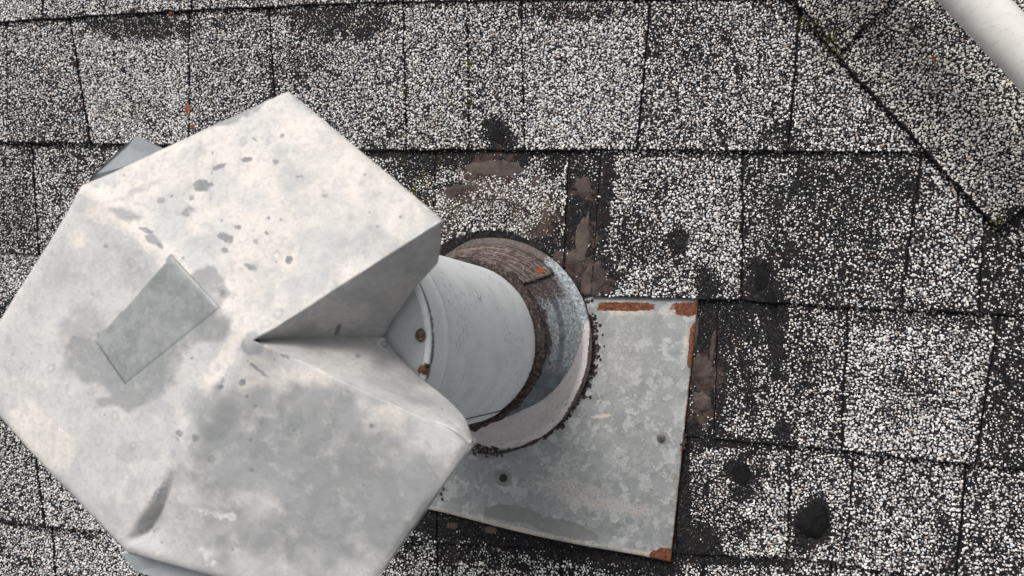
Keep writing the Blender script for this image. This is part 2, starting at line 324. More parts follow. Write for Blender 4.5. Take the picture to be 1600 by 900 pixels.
def density(px, py):
    n1 = fbm(px, py, 90, 1, 3); n2 = fbm(px, py, 26, 5, 3); n3 = vn(px, py, 9, 9)
    d = 1+(n1-.5)*.6+(n2-.5)*.85+(n3-.5)*.9
    k = np.zeros_like(px)
    for cx, cy, rx, ry, a, s in BLOBS: k = np.maximum(k, s*ell(px, py, cx, cy, rx, ry, a, .4, .85))
    for x0, y0, x1, y1, wd, s in SEGS: k = np.maximum(k, (s if s > 1 else .85*s)*seg(px, py, x0, y0, x1, y1, wd))
    hi = ell(px, py, 762, 333, 70, 24, 0, .2, .2)
    return d*(1-np.clip(k, 0, 1.0)*.97)+.35*hi, k
def wob2(x, y, amp):
    return amp*2*(fbm(x*1000, y*1000, 9, 3)-.5), amp*2*(fbm(x*1000, y*1000, 9, 17)-.5)
def zsurf(u, v, q, zt, zb, arch):
    z = zt+(zb-zt)*v+.0007*(fbm(q[..., 0]*1000, q[..., 1]*1000, 45, 2)-.5)*2
    return z+arch*np.sin(np.pi*np.clip(u, 0, 1)) if arch else z
TRI = [0]; SLABS = []
def surfz(px, py):
    best = .001
    p = np.array(P(px, py, .005))
    for A, zt, zb, arch, lo, hi in SLABS:
        if p[0] < lo[0] or p[1] < lo[1] or p[0] > hi[0] or p[1] > hi[1]: continue
        u = v = .5
        for _ in range(3):
            f = (1-u)*(1-v)*A[0]+u*(1-v)*A[1]+u*v*A[2]+(1-u)*v*A[3]-p
            du = (1-v)*(A[1]-A[0])+v*(A[2]-A[3]); dv = (1-u)*(A[3]-A[0])+u*(A[2]-A[1])
            D = du[0]*dv[1]-du[1]*dv[0]
            u -= (f[0]*dv[1]-f[1]*dv[0])/D; v -= (du[0]*f[1]-du[1]*f[0])/D
        if -.01 < u < 1.01 and -.01 < v < 1.01: best = max(best, float(zsurf(np.array(u), np.array(v), p, zt, zb, arch)))
    return best
def slab(quad, dens, zt=.0022, zb=.0072, th=.0033, arch=0.0, name='shingle', warm=False, pitch=3.5, label=None, gap=1.1):
    A = [np.array(P(x, y, .005)) for x, y in quad]      # TL TR BR BL
    c = sum(A)/4; A = [a+(c-a)/np.linalg.norm(c-a)*gap*U*1.6 for a in A]
    bl = lambda u, v: ((1-u)*(1-v))[..., None]*A[0]+(u*(1-v))[..., None]*A[1]+(u*v)[..., None]*A[2]+((1-u)*v)[..., None]*A[3]
    SLABS.append((A, zt, zb, arch, np.min(A, 0), np.max(A, 0)))
    wd = np.linalg.norm(A[1]-A[0]); hg = np.linalg.norm(A[3]-A[0])
    nu = max(5, int(wd/.009)); nv = max(5, int(hg/.009))
    uu, vv = np.meshgrid(np.linspace(0, 1, nu), np.linspace(0, 1, nv), indexing='ij')
    q = bl(uu, vv); wx, wy = wob2(q[..., 0], q[..., 1], .0016); q[..., 0] += wx; q[..., 1] += wy
    q[..., 2] = zsurf(uu, vv, q, zt, zb, arch)
    top = q.reshape(-1, 3); F = [tuple(f[::-1]) for f in gridfaces(nu, nv)]
    ring = [i*nv for i in range(nu)]+[(nu-1)*nv+j for j in range(1, nv)]+[i*nv+nv-1 for i in range(nu-2, -1, -1)]+[j for j in range(nv-2, 0, -1)]
    low = top[ring].copy(); low[:, 2] -= th; n0 = len(top); R = len(ring)
    for k in range(R): F.append((ring[k], ring[(k+1) % R], n0+(k+1) % R, n0+k))
    F.append(tuple(n0+k for k in reversed(range(R))))
    o = mesh_np(name, np.vstack([top, low]), F, ASPH, roof)
    if label: o['label'] = label
    # granules bedded in the surface
    p = pitch*U; gu, gv = int(wd/p), int(hg/p)
    if gu < 2 or gv < 2: return o
    iu, iv = np.meshgrid(np.arange(gu), np.arange(gv), indexing='ij')
    iu = iu.ravel()+.5*(iv.ravel() % 2); iv = iv.ravel()
    u = (iu+.5+RNG.uniform(-.48, .48, iu.size))/gu; v = (iv+.5+RNG.uniform(-.48, .48, iv.size))/gv
    ok = (u > .004) & (u < .996) & (v > .004) & (v < .996); u = u[ok]; v = v[ok]
    g = bl(u, v); wx, wy = wob2(g[:, 0], g[:, 1], .0016); g[:, 0] += wx; g[:, 1] += wy
    g[:, 2] = zsurf(u, v, g, zt, zb, arch)
    px, py = proj(g); dd, kk = density(px, py)
    keep = RNG.random(u.size) < (dens-.04)*1.36*dd
    keep |= RNG.random(u.size) < .07*np.clip(.25+dd*3, 0, 1)
    # nothing buried where the plate and the cone stand
    keep &= ~((px > 560) & (px < 1072) & (py > 500) & (py < 780)) | (px < 0)
    keep &= ~((px > 950) & (px < 1078) & (py > 478) & (py < 860))
    keep &= ((px-765)/150)**2+((py-530)/170)**2 > 1
    far = (px < -110) | (px > 1710) | (py < -90) | (py > 990) | (np.hypot(px-350, py-540) < 240)
    keep &= ~far | (RNG.random(u.size) < .38)
    g = g[keep]; n = len(g)
    if not n: return o
    kk = kk[keep]
    rad = U*RNG.uniform(.95, 2.45, n)*np.where(far[keep], 1.45, 1.)*(.88 if warm else 1.)*(1-.45*np.clip(kk*1.3, 0, 1))*(.78+.34*dens); K = 5
    ang = RNG.uniform(0, 6.28, n)[:, None]+np.arange(K)*2*np.pi/K+RNG.uniform(-.45, .45, (n, K))
    rr = rad[:, None]*RNG.uniform(.72, 1.25, (n, K)); el = RNG.uniform(.75, 1.3, n)[:, None]
    hh = rad*RNG.uniform(.3, .7, n)
    b = np.stack([g[:, 0:1]+rr*np.cos(ang)*el, g[:, 1:2]+rr*np.sin(ang)/el, np.repeat(g[:, 2:3]-.0002, K, 1)], -1)
    tilt = RNG.uniform(-.35, .35, (n, 2)); s = RNG.uniform(.5, .8, n)[:, None]
    tx = rr*s*np.cos(ang); ty = rr*s*np.sin(ang)
    t = np.stack([g[:, 0:1]+tx*el, g[:, 1:2]+ty/el, g[:, 2:3]+hh[:, None]+tilt[:, 0:1]*tx+tilt[:, 1:2]*ty], -1)
    V = np.concatenate([b, t], 1).reshape(-1, 3); base = (np.arange(n)*2*K)[:, None]
    tf = []
    for j in range(K):
        j2 = (j+1) % K; tf += [(j, j2, K+j2), (j, K+j2, K+j)]
    for j in range(1, K-1): tf.append((K, K+j, K+j+1))
    T = (base[:, :, None]+np.array(tf)[None]).reshape(-1, 3)
    gm = mesh_np('granules', V, T, GRW if warm else GR, o); gm['kind'] = 'stuff'; TRI[0] += len(T)
    return o
def line(pts):
    xs, ys = zip(*pts); return lambda x: float(np.interp(x, xs, ys))
L0 = line([(-350, 66), (0, 35), (105, 28), (430, 9), (730, 2), (1225, -2), (1900, 2)])
L1 = line([(-350, 220), (0, 223), (143, 225), (560, 236), (1000, 236), (1430, 238), (1900, 246)])
L2 = line([(-350, 375), (0, 395), (60, 398), (880, 463), (1160, 470), (1400, 486), (1530, 490), (1900, 512)])
L3 = line([(-350, 572), (0, 602), (500, 650), (1060, 683), (1235, 692), (1330, 708), (1520, 727), (1600, 735), (1900, 762)])
L4 = line([(-350, 785), (0, 812), (150, 838), (700, 850), (1050, 864), (1235, 873), (1600, 925), (1900, 960)])
L5 = line([(-350, 1000), (0, 1030), (900, 1085), (1900, 1190)])
TOP = line([(-350, -170), (1900, -240)])
def row(lt, lb, joints, specs):
    for k in range(len(joints)-1):
        a, b = joints[k], joints[k+1]; d = specs[k]; rz = 0; bot = None
        if isinstance(d, tuple): d, rz, *r = d; bot = r[0] if r else None
        ov = 24
        tl = (a[0]-(a[1]-a[0])*.1, lt(a[0])-ov); tr = (b[0]-(b[1]-b[0])*.1, lt(b[0])-ov)
        br = (b[1], bot or lb(b[1])); bl_ = (a[1], bot or lb(a[1]))
        slab([tl, tr, br, bl_], d, zt=.0018+rz*.3, zb=.0058+rz, th=.0030)
J = lambda *a: [(x, x) if not isinstance(x, tuple) else x for x in a]
row(TOP, L0, J(-350, -150, 67, 300, 560, 760, 980, 1200, 1450, 1750), [.8, .85, .75, .8, .6, .7, .8, .8, .7])
row(L0, L1, J(-350, (-130, -122), (8, 14), (106, 143), (293, 297), (418, 434), (629, 636), (729, 733), (813, 820), (1016, 996), (1252, 1231), 1500, 1850),
    [.7, .72, (.74, .0015), .80, .72, .74, (.93, .001), .78, (.95, .0008), (.72, .0012), (.88, -.0004), .7])
row(L1, L2, J(-350, (-150, -140), (46, 62), (232, 236), 430, (562, 556), (679, 673), (889, 881), (938, 924), (1161, 1159), (1442, 1406), (1546, 1527), 1850),
    [.55, .58, .55, .6, .6, (.62, 0), (.80, -.0006, 425), (.22, 0, 462), (.90, .0016), .50, (.82, .0008), .40])
row(L2, L3, J(-350, -120, 62, 300, 520, 700, 880, (1068, 1062), (1122, 1116), (1326, 1314), (1562, 1522), 1850),
    [.7, .8, .7, .7, .7, .6, .6, (.45, -.0012), .60, (.90, .0008), .50])
row(L3, L4, J(-350, -130, (38, 72), 250, 470, 683, 862, 1058, (1236, 1231), (1336, 1318), (1512, 1492), 1850),
    [.72, .70, .75, .7, .7, .75, .7, (.88, 0), (.66, .0012), (.80, 0), .58])
row(L4, L5, J(-350, (-100, -96), (78, 100), 300, 500, (683, 683), (878, 870), 1100, (1300, 1290), (1494, 1480), 1850),
    [.72, .72, .78, .7, .75, .72, .7, .7, .7, .62])
# the hip: thick cap shingles laid over one another, running down to the right
e = (.677, .736); pr = (.736, -.677)
def cap(s0, s1, off, wdt, z, dens):
    c = lambda s, q: (1310+e[0]*s+pr[0]*(q+off), 88+e[1]*s+pr[1]*(q+off))
    slab([c(s0, 0), c(s0, wdt), c(s1, wdt), c(s1, 0)], dens, zt=z, zb=z+.0035, th=.0035, arch=.020, name='hip_shingle', warm=True, pitch=3.3)
cap(-440, 0, 2, 400, .0118, 1.05); cap(-70, 368, -4, 400, .0085, 1.1); cap(300, 760, -2, 400, .0052, .66)
# ------------------------------------------------------------------ tar, cement, moss on the roof
def blob(name, cx, cy, rx, ry, a, mat, hgt=.0008, wob=.35, n=64, rings=9):
    V = []; F = []; rs = np.random.default_rng(int(cx*7+cy)); K = 14
    ph = rs.uniform(0, 6.28, K); am = rs.uniform(.3, 1, K)/np.arange(1, K+1)**.75
    ca, sa = math.cos(math.radians(a)), math.sin(math.radians(a))
    V.append(tuple(P(cx, cy, surfz(cx, cy)+hgt)))
    for k in range(1, rings+1):
        f = k/rings
        for j in range(n):
            t = 2*math.pi*j/n; r = 1+wob*sum(am[i]*math.sin((i+1)*t+ph[i]) for i in range(K))*.5
            x = rx*r*f*math.cos(t); y = ry*r*f*math.sin(t); X, Y = cx+x*ca-y*sa, cy+x*sa+y*ca
            zz = surfz(X, Y)+(hgt*(1-f**3)*(.55+.9*float(fbm(np.array(X), np.array(Y), 12, 4, 2)))+.0002 if k < rings else -.0004)
            V.append(tuple(P(X, Y, zz)))
    for j in range(n):
        F.append((0, 1+(j+1) % n, 1+j))
        for k in range(rings-1):
            b = 1+k*n; F.append((b+j, b+(j+1) % n, b+n+(j+1) % n, b+n+j))
    return mesh_np(name, V, F, mat, roof, True)
for a in [(1272, 818, 23, 30, 35, .0036), (1160, 742, 15, 17, 20, .0009), (776, 214, 9, 15, -35, .0008), (1190, 432, 12, 22, 12, .0008), (1207, 470, 7, 22, -15, .0010)]:
    blob('tar_patch', *a[:5], TAR, hgt=a[5])
for a in [(772, 264, 50, 13, 0), (706, 300, 20, 9, -30), (738, 292, 16, 7, 0), (910, 290, 13, 16, 0), (912, 368, 12, 34, 5), (890, 404, 26, 12, 0), (926, 440, 17, 34, 14), (838, 282, 16, 7, -30),
          (705, 822, 9, 6, 0), (768, 828, 11, 6, 0)]:
    blob('tar_patch', *a, BTAR, hgt=.0006)
for a in [(1087, 515, 6, 34, 3), (1114, 540, 5, 24, 6), (1098, 583, 17, 25, 5), (1095, 627, 15, 17, 0)]:
    blob('sealant_lump', *a, BTAR, hgt=.0022, wob=.4)
arc = [P(x, y, .0082) for x, y in [(688, 345), (700, 330), (722, 318), (752, 311), (785, 312), (812, 321), (830, 336)]]
tube('sealant_bead', arc, .0009, BTAR, roof, 8, wob=.3)
def moss_at(spots):
    V = []; F = []
    for x, y, n, sp in spots:
        for _ in range(n):
            X, Y = x+random.gauss(0, sp), y+random.gauss(0, sp*1.6); c = np.array(P(X, Y, surfz(X, Y)+.0007)); r = random.uniform(.5, 1.3)*U*1.4; b = len(V)
            for j in range(5):
                t = j*1.256+random.random(); V.append((c[0]+r*math.cos(t), c[1]+r*math.sin(t), c[2]-.0006))
            V.append((c[0], c[1], c[2]+r*.9))
            for j in range(5): F.append((b+j, b+(j+1) % 5, b+5))
    o = mesh_np('moss', V, F, MOSS, roof); o['kind'] = 'stuff'
moss_at([(600, 225, 60, 22), (655, 262, 50, 16), (645, 310, 50, 14), (713, 340, 30, 7), (600, 60, 30, 26), (660, 130, 30, 24), (1300, 70, 40, 16), (733, 100, 30, 4), (733, 160, 20, 4), (630, 140, 26, 5), (628, 200, 40, 14), (590, 205, 30, 14), (650, 228, 20, 10), (700, 262, 24, 10), (660, 280, 20, 8), (713, 338, 8, 3), (1285, 60, 40, 14), (1300, 85, 30, 8), (1255, 30, 20, 6), (1555, 352, 20, 7), (640, 298, 24, 9)])
def leaf(cx, cy, L, W, a, lab):
    z0_ = surfz(cx, cy)+.0013
    ca, sa = math.cos(math.radians(a)), math.sin(math.radians(a)); V = []; n = 9
    for i in range(n):
        f = i/(n-1); wdt = W*math.sin(math.pi*min(.97, f+.03))**.8*random.uniform(.75, 1.1)
        for s in (-1, 0, 1):
            x, y = (f-.5)*L, s*wdt/2; V.append(tuple(P(cx+x*ca-y*sa, cy+x*sa+y*ca, z0_+.0012*abs(s)+.0008*math.sin(f*5))))
    F = [(i*3+k, i*3+k+1, i*3+k+4, i*3+k+3) for i in range(n-1) for k in (0, 1)]
    o = mesh_np('leaf_fragment', V, F, LEAF); o['label'] = lab; o['category'] = 'leaf'; solid(o, .0003); return o
leaf(293, 170, 20, 9, 85, 'small reddish brown dead leaf fragment on shingles above the metal hood')
leaf(300, 198, 9, 5, 20, 'tiny tan leaf crumb just above the hood edge, below the larger reddish leaf fragment')
leaf(266, 21, 8, 4, 80, 'tiny dark red leaf crumb on the shingle joint at the upper left edge')
leaf(1459, 92, 7, 7, 30, 'tiny orange leaf crumb on the hip shingle beside the white pipe')
# ------------------------------------------------------------------ flashing
flash = thing('pipe_flashing', 'galvanised metal flashing plate with rusty corners and raised cone round the vent pipe', 'flashing', P(765, 530, .003))
nu, nv = 170, 130
TLp, TRp, BRp, BLp = (505, 410), (1095, 432), (1048, 878), (468, 752)
u, v = np.meshgrid(np.linspace(0, 1, nu), np.linspace(0, 1, nv), indexing='ij')
px = (1-u)*(1-v)*TLp[0]+u*(1-v)*TRp[0]+u*v*BRp[0]+(1-u)*v*BLp[0]
py = (1-u)*(1-v)*TLp[1]+u*(1-v)*TRp[1]+u*v*BRp[1]+(1-u)*v*BLp[1]
py = py + np.where(v > .9, 1, 0)*0 + 5*np.sin(np.clip((px-700)/300, 0, 1)*np.pi)*sm(v, .93, 1)
z = .0034+np.clip((py-462)/240, -.2, 1)*.0060
z = z+.0035*sm(v, .94, 1)*np.exp(-((px-870)/110)**2)+.0012*(fbm(px, py, 160, 4, 2)-.5)
q = PV(px, py, z)
edr = 1090-px-(py-472)*(42/405)*1.0; fb = fbm(px, py, 14, 3)
rust = (.72+.5*fb)*np.maximum.reduce([(1-sm(np.abs(py-479), 3, 10))*sm(px, 925, 945)*(1-.75*np.exp(-((px-1035)/22.)**2)), ell(px, py, 1075, 484, 22, 10, 0), (1-sm(edr, 4, 9))*((1-sm(np.abs(py-540), 25, 45))+.0),
                          ell(px, py, 1037, 868, 22, 11, -10, .2), (1-sm(edr, 1, 4))*.62, .5*(1-sm(edr, 2, 8))*sm(py, 660, 700)*(1-sm(py, 700, 720))])
cream = np.maximum.reduce([(1-sm(np.abs(py-489), 3, 8))*(.25+.5*fb)*sm(px, 930, 945), (1-sm(np.abs(edr-13), 2, 7))*(1-sm(py, 540, 620))*(.2+.6*fb), (1-sm(np.abs(edr-3), 1, 4))*.45, sm(v, .972, .985)*(.3+.5*fbm(px, py, 60, 6)), ell(px, py, 940, 650, 20, 4, -8)*.7, ell(px, py, 932, 570, 14, 6)*.5])
stain = np.maximum.reduce([ell(px, py, 800, 803, 46, 13, 8, .15, .2), ell(px, py, 880, 826, 60, 13, 14, .15, .3), ell(px, py, 745, 704, 30, 9, 20, .2, .5)*.9, ell(px, py, 1036, 685, 12, 11)*.7, ell(px, py, 786, 747, 18, 18, 0, .6, .1)*.62, (1-sm(edr, 8, 22))*sm(py, 640, 720)*.42])
chalk = np.maximum.reduce([ell(px, py, 975, 560, 40, 80, 0, .6, .4)*.5, ell(px, py, 900, 770, 90, 24, 14, .6)*.62, ell(px, py, 960, 790, 80, 16, 10, .6)*.7, ell(px, py, 880, 735, 60, 18, 0, .6)*.45, .25+0*px])
fl = [tuple(f[::-1]) for f in gridfaces(nu, nv)]
pl = mesh_np('base_plate', q.reshape(-1, 3), fl, PLATE, flash, True, dict(rust=rust, cream=cream, stain=stain, chalk=chalk)); solid(pl, .0008)
# cone of the flashing
Zax0 = P(765, 537, 0); ZTOP = H*(1-1/2.0); axT = PM(398, 531, 2.0)
AX = (axT-Zax0).normalized(); E1 = (Vector((1, 0, 0))-AX*AX.x).normalized(); E2 = AX.cross(E1)
def axis(z): return Zax0+AX*(z/AX.z)
def lathe(name, prof, mat, parent, n=120, a0=0, a1=360, attrs=None, wob=0.0, thick=None):
    wrap = a1-a0 >= 360; A = np.radians(np.linspace(a0, a1, n, endpoint=not wrap)); V = np.zeros((n, len(prof), 3)); UV = np.zeros((n, len(prof), 2))
    for j, (r, z) in enumerate(prof):
        c = np.array(axis(z)); rr = r*(1+wob*(vn(A*14, A*0+j*3.1, 1, 3)-.5)*2)
        V[:, j] = c+np.outer(rr*np.cos(A), np.array(E1))+np.outer(rr*np.sin(A), np.array(E2))
        UV[:, j, 0] = A/(2*np.pi); UV[:, j, 1] = z/.3
    at = attrs(V, np.degrees(A)[:, None]+0*V[..., 0]) if attrs else None
    o = mesh_np(name, V.reshape(-1, 3), gridfaces(n, len(prof), wrap), mat, parent, True, at, UV)
    if thick: solid(o, thick)
    return o
R = 120*U; zc = H*(1-1/1.115)
prof = [(R+.0035+ (.0960-R-.0035)*f**1.5, .0095+(zc-.0095)*(1-f)) for f in np.linspace(0, 1, 30)]
prof = prof+[(.0985, .0085), (.1015, .0072), (.1035, .0064)]
def cone_attr(V, A):
    px, py = proj(V); f = fbm(px, py, 20, 8)
    A = (A+180) % 360-180
    # painted crescent low on the right and bottom, bare metal above
    rr = np.hypot((px-765)/153., (py-530)/175.)
    cres = np.clip((-A-(-14))/60, 0, 1)
    white = sm(rr, .95-.27*cres, .99-.24*cres)*sm(-A, -26, -6)*.95
    dark = np.maximum.reduce([.7*np.exp(-((rr-.74)/.05)**2), sm(-A, -6, 30), sm(rr*0+V[..., 2], zc-.022, zc-.004)*.8])*(1-white)  # lower side coloured darker, its bluish shadow painted in
    brown = np.maximum(np.maximum(sm(A, 42, 70), .62*sm(A, 5, 40)*sm(.93-rr, -.1, .12)), ell(px, py, 852, 520, 9, 50, -8, .6, .6)*.75)
    brown = np.maximum(brown, sm(rr, 1.01, 1.03))
    return dict(white=white, dark=dark, brown=brown)
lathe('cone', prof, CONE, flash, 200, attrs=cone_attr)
bp = [(r+.0014+.0006*math.sin(k*1.3), z+.0012) for k, (r, z) in enumerate(prof[:29])]
def band_attr(V, A):
    px, py = proj(V); return dict(rust=ell(px, py, 843, 424, 6, 5, 0, .3, .3))
lathe('wrapped_band', bp, BAND, flash, 120, 47, 205, attrs=band_attr, thick=.0007)
cr = []
for k in range(90):
    a = 2*math.pi*k/90; rr = R+.0028+.0012*math.sin(a*3+1); c = axis(zc+.0012*math.sin(a*5)); cr.append(c+E1*rr*math.cos(a)+E2*rr*math.sin(a))
tube('caulk_ring', cr, [.0034+.0022*vn(k*1., 0., 5, 3) for k in range(90)], CAULK, flash, 10, True, .35)
# crumbs of old cement round the cone toe
V = []; F = []
def crumb(c, r):
    b = len(V); k = 6
    for j in range(k): t = j*1.047+random.uniform(-.3, .3); q_ = r*random.uniform(.6, 1.3); V.append((c.x+q_*math.cos(t), c.y+q_*math.sin(t), c.z-.0005))
    for j in range(k): t = j*1.047+random.uniform(-.3, .3); q_ = r*random.uniform(.3, .7); V.append((c.x+q_*math.cos(t), c.y+q_*math.sin(t), c.z+r*random.uniform(.5, .9)))
    for j in range(k): F.append((b+j, b+(j+1) % k, b+k+(j+1) % k, b+k+j))
    F.append(tuple(b+k+j for j in range(k)))
def platez(y): return .0034+min(1, max(-.2, (y-462)/240))*.0060
for _ in range(620):
    t = random.uniform(-62, 38); m = random.gauss(0, 1)
    if vn(t*1., 9., 7, 4) < .35: continue
    wdt = 9 if -30 < t < 28 else 5
    x = 765+(158+abs(m)*wdt*.8)*math.cos(math.radians(t)); y = 530-(176+abs(m)*wdt*.5)*math.sin(math.radians(t))
    crumb(P(x, y, platez(y)+.0003), U*random.uniform(.8, 2.5+2.5*vn(t*1., 0., 7, 4)))
for _ in range(70):
    crumb(P(random.gauss(762, 16), random.gauss(702, 5), platez(700)+.0003), U*random.uniform(.8, 3.2))
for cx, cy, n in ((1070, 692, 12), (660, 770, 10), (690, 770, 5)):
    for _ in range(n): crumb(P(random.gauss(cx, 3), random.gauss(cy, 7), platez(cy)+.0006), U*random.uniform(1.5, 4))
for _ in range(60):
    x, y = random.uniform(760, 1060), random.uniform(700, 860); 
    if y < 800+(x-665)*.2: crumb(P(x, y, platez(y)+.0002), U*random.uniform(.5, 1.1))
tube('toe_bead', [P(765+157*math.cos(math.radians(t))+random.uniform(-.7, .7), 532-176*math.sin(math.radians(t)), platez(532-176*math.sin(math.radians(t)))+.0006) for t in np.linspace(-95, 45, 80)], [.0007+.0016*vn(t*1., 0., 4, 8)*(1 if 15 < t < 65 else .5) for t in range(80)], CAULK, flash, 8, wob=.3)
crm = mesh_np('cement_crumbs', V, F, CAULK, flash); crm['kind'] = 'stuff'
def disc(c, prof, n, mat, name, parent):
    V = []; F = []
    for r, z_ in prof:
        for j in range(n): t = 2*math.pi*j/n; V.append((c.x+r*math.cos(t), c.y+r*math.sin(t), c.z+z_))
    for k in range(len(prof)-1):
        for j in range(n): F.append((k*n+j, k*n+(j+1) % n, (k+1)*n+(j+1) % n, (k+1)*n+j))
    F.append(tuple((len(prof)-1)*n+j for j in range(n)))
    return mesh_np(name, V, F, mat, parent, False)
def screw(x, y, lab, head, dark):
    c = P(x, y, platez(y)+.0008)
    s = disc(c, [(6.6*U*1.0, 0), (6.2*U, .0008), (4.4*U, .0011)], 20, NEO if dark else STEEL, 'screw', flash); s['label'] = lab
    c2 = Vector((c.x, c.y, c.z+.0011))
    disc(c2, [(4.6*U, 0), (4.4*U, .0009), (3.0*U, .0016)], 6 if not dark else 16, head, 'screw_head', s)
    for a in (.6, .6+math.pi/2):
        d = Vector((math.cos(a), math.sin(a), 0))*2.6*U; n_ = Vector((-d.y, d.x, 0)).normalized()*.45*U; z0 = Vector((0, 0, .0017)); 
        mesh_np('cross_slot', [c2-d-n_+z0, c2+d-n_+z0, c2+d+n_+z0, c2-d+n_+z0, c2-d-n_+z0*.8, c2+d-n_+z0*.8, c2+d+n_+z0*.8, c2-d+n_+z0*.8], [(0, 1, 2, 3), (4, 7, 6, 5), (0, 4, 5, 1), (2, 6, 7, 3)], NEO, s)
screw(1033, 685, 'steel cross head screw near the right edge of the plate', STEEL, False)
screw(786, 747, 'dark sunken screw near the bottom edge of the plate', NEO, True)
# ------------------------------------------------------------------ vent: pipe and hood
vent = thing('roof_vent', 'weathered galvanised roof vent, grey round pipe under a large chalky angular folded metal hood', 'roof vent', axis(.0))
zr1 = H*(1-1/1.588); zt = H*(1-1/1.685)
pp = [(R, z_) for z_ in np.linspace(.008, zr1-.006, 30)]
pp += [(R+.0002, zr1-.004), (R+.0007, zr1-.002), (R+.0009, zr1), (R+.0006, zr1+.001), (R+.0002, zr1+.004)]+[(R, z_) for z_ in np.linspace(zr1+.006, zt-.005, 8)]
pp += [(R+.0003, zt-.0030), (R+.0010, zt-.0012), (R+.0008, zt), (R-.0004, zt+.0006), (R-.004, zt+.0005)]
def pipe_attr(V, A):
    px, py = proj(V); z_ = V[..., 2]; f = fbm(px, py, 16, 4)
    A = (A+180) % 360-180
    d = (1-sm(z_-zc, .0, .018+.012*sm(-A, 10, 50)))*.85+.12*(1-sm(z_-zc, .0, .05))+.85*(1-sm(np.abs(z_-zt), .0015, .004))*sm(fbm(px, py, 12, 2), .3, .45)  # dirt above the caulk; last term paints shade onto the light-catching top rim
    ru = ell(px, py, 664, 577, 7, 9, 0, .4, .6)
    return dict(dirt_shade=d, rust=ru)
lathe('pipe', pp, PIPE, vent, 180, attrs=pipe_attr)
def on_pipe(px, py):
    d = (P(px, py, 0)-Vector((0, 0, H))).normalized(); o = Vector((0, 0, H))-Zax0
    dp = d-AX*d.dot(AX); op = o-AX*o.dot(AX); a_ = dp.dot(dp); b_ = 2*dp.dot(op); c_ = op.dot(op)-R*R
    D = b_*b_-4*a_*c_
    if D < 0: return None
    t = (-b_-math.sqrt(D))/(2*a_); return Vector((0, 0, H))+d*t
def ang_on_pipe(px, py):
    q_ = on_pipe(px, py)-Zax0; return math.degrees(math.atan2(q_.dot(E2), q_.dot(E1)))
a_s = ang_on_pipe(800, 637)   # lengthwise lap seam
lathe('lap_seam', [(R+.0007, z_) for z_ in np.linspace(zc+.004, zr1-.006, 24)], PIPE, vent, 60, a_s-24, a_s, thick=.0008, attrs=lambda V, A: dict(dirt_shade=np.maximum((1-sm(V[..., 2]-zc, .0, .02))*.7, 1.3*(A > a_s-.9)), rust=0*V[..., 0]))
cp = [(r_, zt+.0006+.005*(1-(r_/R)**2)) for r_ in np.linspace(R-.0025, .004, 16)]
lathe('neck', cp, PIPE2, vent, 90, attrs=lambda V, A: dict(dirt_shade=.25*fbm(*proj(V), 10, 2), rust=np.maximum(ell(*proj(V), 662, 577, 9, 10, 0, .4, .6), .5*seg(*proj(V), 622, 520, 640, 575, 2))))
def stud(px, py, m, mat, rr, name, ring=False):
    c = PM(px, py, m)
    if ring: tube(name, [c+Vector((math.cos(t)*rr, math.sin(t)*rr*1.3, .0)) for t in np.linspace(0, 6.283, 14, endpoint=False)], .0007, mat, vent, 6, True, .3)
    else: disc(c, [(rr, -.001), (rr*.9, .001), (rr*.4, .0018)], 12, mat, name, vent)
stud(657, 524, 1.712, RUST, .0026, 'rusty_ring', True); stud(657, 524, 1.709, STEEL, .0017, 'rivet')
stud(661, 577, 1.712, RUST, .0026, 'rivet'); stud(668, 572, 1.712, NEO, .0013, 'rivet')
stud(600, 538, 1.76, PATCH, .0022, 'rivet')
# a dab of old sealant on the pipe wall
dab = [on_pipe(x, y) for x, y in [(741, 455), (743, 459), (745, 463), (748, 467), (750, 463), (747, 457)]]
if all(dab): tube('sealant_dab', dab, .0006, m_plain('pale_sealant', (.36, .37, .33)), vent, 6, True, .3)
# --- hood
O = (400, 532)
P1, P2, P3, P4, P5, P6, P7 = (447, 141), (691, 345), (741, 690), (548, 962), (196, 866), (-60, 594), (128, 290)
MZ = {P1: 1.935, P2: 1.985, P3: 1.985, P4: 1.915, P5: 1.955, P6: 1.93, P7: 1.975, O: 2.055}
zm = lambda m: H*(1-1/m)
CREAM = [(180, 310, 60, 26, -40, .8), (420, 330, 180, 120, 20, .55), (560, 340, 90, 40, 35, .5), (460, 200, 60, 40, 0, .55), (440, 440, 70, 50, 0, .5), (70, 690, 40, 70, -35, .8), (350, 560, 16, 60, 30, .9),
         (470, 610, 70, 36, 20, .95), (590, 650, 60, 24, 28, .8), (590, 700, 36, 30, 0, .85), (275, 650, 50, 40, 0, .4), (400, 590, 30, 40, 0, .7), (50, 620, 50, 50, 0, .45), (330, 490, 20, 30, 0, .4), (640, 750, 40, 12, -30, .35), (180, 780, 40, 60, 0, .35), (120, 370, 24, 18, 0, .6)]
